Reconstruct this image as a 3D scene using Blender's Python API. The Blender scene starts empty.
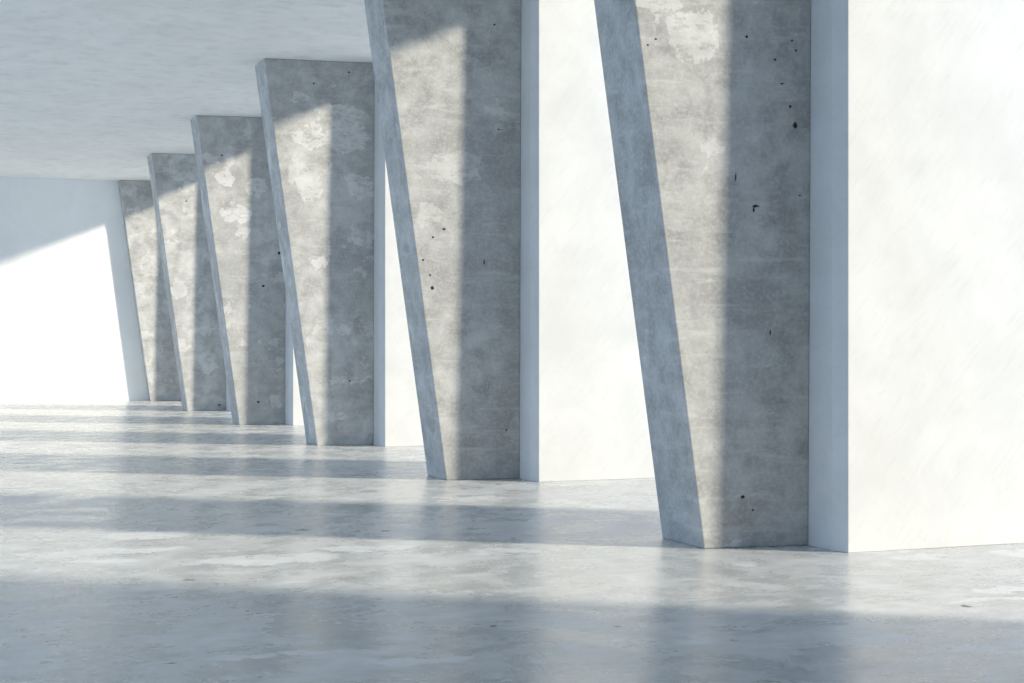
import bpy, bmesh, math, random
from mathutils import Vector

C = bpy.context.scene.collection
scene = bpy.context.scene

# ------------------------------------------------------------------ helpers
class N:
    """small node-graph helper around one material"""
    def __init__(self, name):
        self.m = bpy.data.materials.new(name)
        self.m.use_nodes = True
        self.t = self.m.node_tree
        self.n = self.t.nodes
        self.l = self.t.links
        self.bsdf = self.n['Principled BSDF']
    def put(self, sock, v):
        if isinstance(v, bpy.types.NodeSocket):
            self.l.new(v, sock)
        elif v is not None:
            sock.default_value = v
    def math(self, op, a, b=None, c=None, clamp=False):
        k = self.n.new('ShaderNodeMath'); k.operation = op; k.use_clamp = clamp
        for i, v in enumerate((a, b, c)):
            if v is not None: self.put(k.inputs[i], v)
        return k.outputs[0]
    def vec(self, op, a, b=None, out=0):
        k = self.n.new('ShaderNodeVectorMath'); k.operation = op
        self.put(k.inputs[0], a)
        if b is not None: self.put(k.inputs[1], b)
        return k.outputs['Value' if op == 'LENGTH' else 'Vector']
    def scale(self, a, s):
        k = self.n.new('ShaderNodeVectorMath'); k.operation = 'SCALE'
        self.put(k.inputs[0], a); k.inputs['Scale'].default_value = s
        return k.outputs[0]
    def noise(self, v, s, d=6, r=.55, dist=0.0, col=False):
        k = self.n.new('ShaderNodeTexNoise')
        self.put(k.inputs['Vector'], v)
        k.inputs['Scale'].default_value = s; k.inputs['Detail'].default_value = d
        k.inputs['Roughness'].default_value = r; k.inputs['Distortion'].default_value = dist
        return k.outputs['Color' if col else 'Fac']
    def rng(self, v, a, b, c=0.0, d=1.0, smooth=True):
        k = self.n.new('ShaderNodeMapRange')
        k.interpolation_type = 'SMOOTHSTEP' if smooth else 'LINEAR'
        self.put(k.inputs['Value'], v)
        for nm, x in zip(('From Min', 'From Max', 'To Min', 'To Max'), (a, b, c, d)):
            k.inputs[nm].default_value = x
        return k.outputs['Result']
    def mix(self, f, a, b, mode='MIX'):
        k = self.n.new('ShaderNodeMix'); k.data_type = 'RGBA'; k.blend_type = mode
        self.put(k.inputs[0], f); 
        self.put(k.inputs[6], a if isinstance(a, bpy.types.NodeSocket) else (*a, 1))
        self.put(k.inputs[7], b if isinstance(b, bpy.types.NodeSocket) else (*b, 1))
        return k.outputs[2]
    def coord(self, kind='Object'):
        return self.n.new('ShaderNodeTexCoord').outputs[kind]
    def spots(self, p, lst, warp_scale, warp_amt, soft, axes):
        """union of ragged ellipses; lst of (a, b, ra, rb) on the two given axes of p"""
        w = self.noise(p, warp_scale, 5, .6, col=True)
        w = self.vec('SUBTRACT', w, (.5, .5, .5))
        q = self.vec('ADD', p, self.scale(w, warp_amt))
        mask = None
        for a, b, ra, rb in lst:
            c = [0, 0, 0]; r = [0, 0, 0]
            c[axes[0]], c[axes[1]] = a, b
            r[axes[0]], r[axes[1]] = 1/ra, 1/rb
            d = self.vec('MULTIPLY', self.vec('SUBTRACT', q, tuple(c)), tuple(r))
            m = self.rng(self.vec('LENGTH', d), 1 - soft, 1 + soft, 1, 0)
            mask = m if mask is None else self.math('MAXIMUM', mask, m)
        return mask
    def bump(self, h, strength, dist=.01, normal=None):
        k = self.n.new('ShaderNodeBump')
        k.inputs['Strength'].default_value = strength
        k.inputs['Distance'].default_value = dist
        self.put(k.inputs['Height'], h)
        if normal is not None: self.put(k.inputs['Normal'], normal)
        return k.outputs[0]

def link(name, bm, mat, loc=(0, 0, 0), bevel=0.0):
    bmesh.ops.recalc_face_normals(bm, faces=bm.faces)
    if bevel:
        bmesh.ops.bevel(bm, geom=list(bm.edges), offset=bevel, segments=2, profile=.5, affect='EDGES')
    me = bpy.data.meshes.new(name)
    bm.to_mesh(me); bm.free()
    o = bpy.data.objects.new(name, me)
    o.location = loc
    me.materials.append(mat)
    C.objects.link(o)
    return o

def prism(bottom, top):
    """closed solid from two matching rings of points"""
    bm = bmesh.new()
    b = [bm.verts.new(p) for p in bottom]; t = [bm.verts.new(p) for p in top]
    n = len(b)
    bm.faces.new(b[::-1]); bm.faces.new(t)
    for i in range(n):
        j = (i + 1) % n
        bm.faces.new((b[i], b[j], t[j], t[i]))
    return bm

def plan(points, z0, z1):
    return prism([(x, y, z0) for x, y in points], [(x, y, z1) for x, y in points])

def box(x0, x1, y0, y1, z0, z1):
    return plan([(x0, y0), (x1, y0), (x1, y1), (x0, y1)], z0, z1)

def structure(o):
    o['kind'] = 'structure'; return o

def thing(o, label, cat, group=None):
    o['label'] = label; o['category'] = cat
    if group: o['group'] = group
    o['kind'] = 'thing'
    return o

# ------------------------------------------------------------------ materials
def concrete(idx, patches, pits, patchy, seed, tone=1.0, cover=.7):
    g = N('aged_concrete')
    p = g.coord('Object')
    q = g.vec('ADD', p, (seed * 7.3, seed * 3.1, seed * 5.7))
    big = g.noise(q, 1.1, 4, .55, .3)
    mid = g.noise(q, 4.5, 8, .62, .2)
    fine = g.noise(q, 38, 6, .7)
    streak = g.noise(g.vec('MULTIPLY', q, (1.3, 1.3, 7)), 2.2, 6, .62, .4)
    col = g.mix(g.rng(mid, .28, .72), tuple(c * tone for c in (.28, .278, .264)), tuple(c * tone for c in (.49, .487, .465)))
    col = g.mix(g.math('MULTIPLY', g.rng(big, .4, .68), .6), col, (.29, .288, .275))
    col = g.mix(g.math('MULTIPLY', g.rng(streak, .5, .75), .42), col, (.58, .575, .55))
    col = g.mix(g.math('MULTIPLY', g.rng(fine, .42, .74), .32), col, (.64, .635, .61))
    # pale plaster skin: ragged islands
    isl = g.noise(q, 2.0, 12, .66, .25)
    isl = g.math('MULTIPLY', g.rng(isl, .615 - patchy, .64 - patchy), .75)
    pm = g.spots(p, patches, 5.5, .42, .06, (0, 2))
    holes = g.rng(g.noise(g.vec('MULTIPLY', q, (1, 1, 2.0)), 9, 10, .75), .43, .49)
    pm = g.math('MULTIPLY', pm, g.math('MULTIPLY_ADD', holes, .8, .2))
    sep = g.n.new('ShaderNodeSeparateXYZ'); g.put(sep.inputs[0], p)
    pm = g.math('MULTIPLY', pm, g.math('LESS_THAN', sep.outputs['Y'], .015))
    pale = g.math('MAXIMUM', isl, pm)
    pcol = g.mix(g.rng(mid, .3, .7), (.52, .517, .495), (.63, .627, .605))
    col = g.mix(g.math('MULTIPLY', pale, cover), col, pcol)
    # dark scuffs
    sc = g.rng(g.noise(g.vec('MULTIPLY', q, (1, 1, 1.6)), 6.5, 10, .72, .3), .6, .74)
    col = g.mix(g.math('MULTIPLY', sc, .6), col, (.19, .19, .185))
    # air-bubble holes
    vr = g.n.new('ShaderNodeTexVoronoi'); g.put(vr.inputs['Vector'], q); vr.inputs['Scale'].default_value = 9
    small = g.rng(vr.outputs['Distance'], .03, .055, 1, 0)
    rare = g.rng(g.noise(q, 3.3, 2), .57, .6)
    small = g.math('MULTIPLY', small, rare)
    pit = g.spots(p, pits, 55, .02, .35, (0, 2))
    allp = g.math('MAXIMUM', g.math('MULTIPLY', small, .7), pit)
    col = g.mix(allp, col, (.012, .012, .012))
    g.put(g.bsdf.inputs['Base Color'], col)
    g.put(g.bsdf.inputs['Roughness'], g.rng(pale, 0, 1, .72, .5))
    g.bsdf.inputs['Specular IOR Level'].default_value = .35
    h = g.math('ADD', g.math('MULTIPLY', mid, .5), g.math('MULTIPLY', fine, .3))
    h = g.math('SUBTRACT', h, g.math('MULTIPLY', allp, 1.5))
    h = g.math('ADD', h, g.math('MULTIPLY', pale, .15))
    g.put(g.bsdf.inputs['Normal'], g.bump(h, .35, .012))
    return g.m

def white_plaster(name='white_plaster', base=(.56, .565, .555)):
    g = N(name)
    p = g.n.new('ShaderNodeNewGeometry').outputs['Position']
    rot = g.n.new('ShaderNodeVectorRotate'); rot.rotation_type = 'EULER_XYZ'
    g.put(rot.inputs['Vector'], p); rot.inputs['Rotation'].default_value = (.0, math.radians(48), .0)
    d = g.vec('MULTIPLY', rot.outputs[0], (1.0, 2.0, 7.0))
    strokes = g.noise(d, 5.5, 7, .65, .5)
    cloud = g.noise(p, 1.9, 7, .6, .3)
    col = g.mix(g.rng(cloud, .3, .7), tuple(c * .90 for c in base), base)
    col = g.mix(g.math('MULTIPLY', g.rng(strokes, .5, .7), .22), col, tuple(c * .72 for c in base))
    g.put(g.bsdf.inputs['Base Color'], col)
    g.bsdf.inputs['Roughness'].default_value = .75
    g.bsdf.inputs['Specular IOR Level'].default_value = .25
    g.put(g.bsdf.inputs['Normal'], g.bump(g.math('ADD', strokes, g.math('MULTIPLY', cloud, .5)), .12, .01))
    return g.m

def back_plaster():
    g = N('back_wall_plaster')
    p = g.n.new('ShaderNodeNewGeometry').outputs['Position']
    a = g.noise(p, .55, 6, .6, .2); b = g.noise(p, 2.2, 8, .65, .3)
    col = g.mix(g.rng(a, .3, .7), (.84, .84, .825), (.92, .92, .90))
    col = g.mix(g.math('MULTIPLY', g.rng(b, .5, .72), .3), col, (.78, .78, .77))
    g.put(g.bsdf.inputs['Base Color'], col)
    g.bsdf.inputs['Roughness'].default_value = .8
    g.put(g.bsdf.inputs['Normal'], g.bump(b, .1, .02))
    return g.m

def ceiling_plaster():
    g = N('ceiling_plaster')
    p = g.n.new('ShaderNodeNewGeometry').outputs['Position']
    a = g.noise(g.vec('MULTIPLY', p, (1.0, .8, 1)), 1.3, 7, .6, .3)
    b = g.noise(p, 4.2, 8, .62, .3)
    col = g.mix(g.rng(a, .3, .7), (.88, .88, .86), (.95, .95, .93))
    col = g.mix(g.math('MULTIPLY', g.rng(b, .45, .72), .6), col, (.74, .74, .73))
    g.put(g.bsdf.inputs['Base Color'], col)
    g.bsdf.inputs['Roughness'].default_value = .85
    g.put(g.bsdf.inputs['Normal'], g.bump(b, .15, .02))
    return g.m

def floor_concrete():
    g = N('polished_concrete_floor')
    p = g.n.new('ShaderNodeNewGeometry').outputs['Position']
    big = g.noise(p, .55, 6, .6, .4)
    mid = g.noise(p, 2.0, 9, .65, .3)
    fine = g.noise(p, 22, 7, .7)
    col = g.mix(g.rng(mid, .32, .7), (.42, .42, .405), (.70, .70, .675))
    col = g.mix(g.math('MULTIPLY', g.rng(big, .4, .68), .6), col, (.46, .46, .445))
    wear = g.noise(g.vec('MULTIPLY', p, (.8, 1.2, 1)), 6.0, 12, .72, .2)
    col = g.mix(g.math('MULTIPLY', g.rng(wear, .40, .66), .42), col, (.30, .30, .287))
    col = g.mix(g.math('MULTIPLY', g.rng(fine, .45, .78), .28), col, (.78, .78, .76))
    isl = g.math('MULTIPLY', g.rng(g.noise(p, 1.15, 12, .7, .3), .58, .62), .7)
    pm = g.spots(p, [(1.9, 9.6, .5, .2), (2.6, 9.9, .3, .15), (1.34, 6.66, .30, .07), (1.87, 6.33, .26, .10), (.99, 9.84, .22, .10), (1.41, 11.06, .30, .25),
                     (5.03, 6.85, .22, .07), (3.95, 6.12, .14, .10), (4.12, 5.78, .18, .07), (5.33, 7.09, .2, .06),
                     (1.0, 10.3, .5, .12)], 3.5, .45, .12, (0, 1))
    holes = g.rng(g.noise(p, 9, 8, .7), .36, .47)
    pale = g.math('MAXIMUM', isl, g.math('MULTIPLY', pm, holes))
    col = g.mix(g.math('MULTIPLY', pale, .6), col, (.80, .80, .78))
    dirt = g.rng(g.noise(p, 3.0, 12, .74, .3), .5, .75)
    col = g.mix(g.math('MULTIPLY', dirt, .25), col, (.20, .195, .18))
    pits = g.spots(p, [(2.44, 6.99, .022, .02), (2.43, 11.0, .05, .05), (2.96, 10.75, .03, .04), (.92, 6.63, .03, .015),
                       (2.96, 6.78, .02, .015), (4.80, 6.73, .02, .03), (3.3, 6.3, .012, .012), (1.34, 8.91, .03, .03)],
                   22, .09, .3, (0, 1))
    col = g.mix(pits, col, (.02, .02, .02))
    g.put(g.bsdf.inputs['Base Color'], col)
    r = g.rng(mid, .35, .65, .23, .34)
    r = g.math('ADD', r, g.math('MULTIPLY', pale, .08))
    g.put(g.bsdf.inputs['Roughness'], r)
    g.bsdf.inputs['IOR'].default_value = 1.48
    h = g.math('ADD', g.math('MULTIPLY', mid, .4), g.math('MULTIPLY', fine, .12))
    h = g.math('SUBTRACT', h, pits)
    g.put(g.bsdf.inputs['Normal'], g.bump(h, .10, .01))
    return g.m

M_white = white_plaster()
M_back = back_plaster()
M_ceil = ceiling_plaster()
M_floor = floor_concrete()
M_grey = concrete(9, [(0, 2, .3, .3)], [(1, 1, .01, .01)], -.02, 9)

# ------------------------------------------------------------------ layout (metres)
H = 4.8            # clear height
PITCH = 5.35       # spacing of the bays along +Y
X0, Y0 = 4.58, 9.14   # foot of the nearest pillar, room-side front corner
LEAN = .1385       # lean of the pillar's edge towards the room, per metre of height
TIP = .010         # forward tip of the pillar's face, per metre
A = math.radians(5.3)
SK = .03           # skew of the pier faces and back wall

# setting
structure(link('floor', box(-14, 13, -8.3, 40, -.25, 0), M_floor))
structure(link('ceiling', box(-9, 6.02, -8.3, 38, H, H + .35), M_ceil))
wy = lambda x: 36.19 + .02 * (x - 4.58)
structure(link('wall_back', plan([(-14, wy(-14)), (5.27, wy(5.27)), (5.27, wy(5.27) + .4), (-14, wy(-14) + .4)], 0, H), M_back))
structure(link('wall_right_sun_blocker', plan([(5.325, -8), (7.5, -8), (7.5, 4.41), (5.288, 4.39), (5.288, 3.44), (5.325, 3.31)], 0, H), M_white))  # unseen: nearer pier known by its shadow, plus solid run added to block sun

structure(link('wall_front_light_blocker', box(-14, 7.5, -8.3, -8, 0, H), M_grey))  # unseen, added behind the camera to cut ambient light on shaded fronts

# pillars and piers
PATCH = {
 1: [(-.075, 3.225, .165, .149), (-.354, 3.39, .183, .06), (.242, .023, .06, .038)],
 2: [(.064, 2.95, .297, .131), (-.172, 2.479, .158, .093), (.494, 3.479, .1, .056)],
 3: [(.367, 4.192, .252, .087), (.368, 3.88, .292, .225), (.547, 3.236, .159, .175), (-.081, 3.828, .237, .137),
     (-.232, 4.318, .105, .062), (.234, .368, .172, .063), (.37, .818, .292, .038), (.304, 1.456, .093, .05),
     (-.104, 3.245, .132, .174), (.025, 2.29, .132, .062)],
 4: [(-.464, 4.138, .147, .077), (-.033, 3.297, .247, .14), (.258, 3.708, .132, .187), (-.234, 3.804, .132, .14), (.044, 3.004, .132, .093)],
 5: [(-.18, 2.223, .178, .112), (-.292, 3.189, .178, .056), (.316, 1.515, .238, .075), (-.039, 4.124, .119, .037),
     (.373, .916, .139, .225), (-.141, 1.235, .138, .112)],
 6: [(-.377, 4.109, .161, .108), (-.015, 2.965, .231, .261), (-.268, 2.419, .138, .152), (-.097, 1.441, .162, .087)],
}
PITS = {
 1: [(.597, 2.671, .015, .020), (.329, 2.153, .023, .008), (.317, 2.134, .007, .019), (.265, 3.217, .009, .009), (.193, 2.332, .005, .025),
     (.456, 3.082, .009, .008), (.505, 2.933, .013, .005), (.562, 2.79, .009, .008), (.599, 3.145, .008, .006), (.571, 3.207, .007, .006),
     (.252, .32, .013, .011), (.321, .236, .007, .006), (-.289, 1.942, .007, .006), (-.391, 3.135, .007, .006), (-.339, 3.175, .007, .006),
     (.433, 1.354, .005, .019), (.629, 2.229, .008, .005)],
 2: [(-.149, 1.799, .016, .019), (-.038, 2.351, .014, .011), (-.142, 2.274, .01, .009), (-.236, 2.059, .01, .009), (-.169, 1.92, .01, .009),
     (.348, 2.048, .006, .024), (.485, 3.301, .01, .008), (.44, 4.284, .01, .009), (.572, .463, .009, .009)],
 3: [(-.059, 4.511, .012, .011), (.377, 4.666, .012, .011), (.395, .805, .011, .01)],
 4: [(.602, 2.685, .022, .023), (.356, 2.167, .022, .016), (-.281, 4.19, .013, .012), (.285, .355, .02, .016)],
 5: [(-.039, 3.919, .014, .013), (.579, .107, .026, .015)],
 6: [(.2, 1.1, .012, .012)],
}
PATCHY = {1: -.065, 2: -.01, 3: .02, 4: .02, 5: .04, 6: .03}
HAZE_TONE = {1: .92, 2: .95, 3: 1.06, 4: 1.1, 5: 1.14, 6: 1.12}  # base colour lightened on far pillars, standing in for depth haze and bounce
COVER = {1: .6, 2: .45, 3: .85, 4: .85, 5: .85, 6: .85}
PILLAR_LABEL = {
 1: 'nearest and largest leaning grey concrete pillar, dotted with small black air holes',
 2: 'second nearest leaning grey concrete pillar, black hole midway down its sunlit strip',
 3: 'third nearest leaning concrete pillar, large pale plaster patches at its upper right',
 4: 'fourth nearest leaning concrete pillar, black hole beside the next pillar on its right edge',
 5: 'second leaning concrete pillar from the back wall, in front of the farthest one',
 6: 'small farthest leaning grey concrete pillar, set against the white back wall',
}
PIER_LABEL = {
 1: 'bright white plastered pier filling the right edge, beside the nearest leaning pillar',
 2: 'bright white plastered pier in the gap between the two nearest leaning pillars',
 3: 'white plastered pier in the narrow gap between the second and third nearest pillars',
 4: 'white plastered pier showing a thin sunlit wedge beside the third nearest pillar at floor level',
 5: 'white pier showing only a thin pale sliver left of the fourth nearest pillar',
 6: 'farthest white pier, against the back wall and behind the second pillar from the back',
}
wr = .708         # width of the foot
for i in range(1, 7):
    y = Y0 + PITCH * (i - 1)
    ta = math.tan(A)
    def fr(x, z, d=0.0): return (x, -ta * x - TIP * z + d, z)
    def bk(x, z): return (x, -ta * x * (i < 6) + th - TIP * z * (i < 6), z)
    zt = H - .003
    th = .615 if i < 6 else .275     # the last one stands against the back wall
    bottom = [fr(0, 0), fr(wr, 0), bk(wr, 0), bk(0, 0)]
    top = [fr(-LEAN * zt, zt), fr(wr, zt), bk(wr, zt), bk(-LEAN * zt, zt)]
    o = link('leaning_pillar', prism(bottom, top), concrete(i, PATCH[i], [(a + .006, b, c, d) for a, b, c, d in PITS[i]], PATCHY[i], i, HAZE_TONE[i], COVER[i]), (X0, y, 0), .008)
    thing(o, PILLAR_LABEL[i], 'pillar', 'leaning concrete pillars in the row')
    px, py = 5.325, y - .477
    pts = [(px, py), (7.5, py + SK * (7.5 - px)), (7.5, y + .62), (5.288, y + .60), (5.288, y - .35)]
    pts = [(a - px, b - py) for a, b in pts]
    o = link('white_pier', plan(pts, 0, H - .003), M_white, (px, py, 0), .004)
    thing(o, PIER_LABEL[i], 'pier', 'white piers in the row')

# ------------------------------------------------------------------ light
az = math.radians(35.0)
tanel = .425 * math.cos(az)
dirv = Vector((-math.cos(az), math.sin(az), -tanel)).normalized()
sd = bpy.data.lights.new('sun', 'SUN'); sd.energy = 6.6; sd.angle = math.radians(4.3); sd.color = (1.0, .92, .77)
so = bpy.data.objects.new('sun', sd); so.rotation_euler = dirv.to_track_quat('-Z', 'Y').to_euler(); so.location = (20, 0, 12)
C.objects.link(so)

w = bpy.data.worlds.new('sky'); scene.world = w; w.use_nodes = True
nt = w.node_tree; bg = nt.nodes['Background']
tc = nt.nodes.new('ShaderNodeTexCoord'); sp = nt.nodes.new('ShaderNodeSeparateXYZ'); rp = nt.nodes.new('ShaderNodeValToRGB')
nt.links.new(tc.outputs['Generated'], sp.inputs[0]); nt.links.new(sp.outputs['Z'], rp.inputs[0])
e = rp.color_ramp.elements
e[0].position = 0.0; e[0].color = (.52, .72, .98, 1)
e[1].position = .6; e[1].color = (.38, .57, .92, 1)
nt.links.new(rp.outputs[0], bg.inputs['Color'])
mr = nt.nodes.new('ShaderNodeMapRange')          # sky strength shaped by side: raised at left to fill shaded left faces
mr.inputs['From Min'].default_value = -1; mr.inputs['From Max'].default_value = 1
mr.inputs['To Min'].default_value = 3.4; mr.inputs['To Max'].default_value = .45
nt.links.new(sp.outputs['X'], mr.inputs['Value']); nt.links.new(mr.outputs['Result'], bg.inputs['Strength'])

# ------------------------------------------------------------------ camera
cd = bpy.data.cameras.new('camera'); cd.sensor_width = 36; cd.lens = 1620 / 1024 * 36
co = bpy.data.objects.new('camera', cd); C.objects.link(co)
co.location = (0, 0, 1.3)
co.rotation_euler = (math.radians(90), 0, -math.atan(585 / 1620))
scene.camera = co

scene.view_settings.view_transform = 'Standard'
scene.view_settings.look = 'None'
scene.view_settings.exposure = 0.08
scene.view_settings.gamma = 1
scene.view_settings.use_curve_mapping = False
scene.cycles.max_bounces = 12
scene.cycles.diffuse_bounces = 8
scene.cycles.use_denoising = True
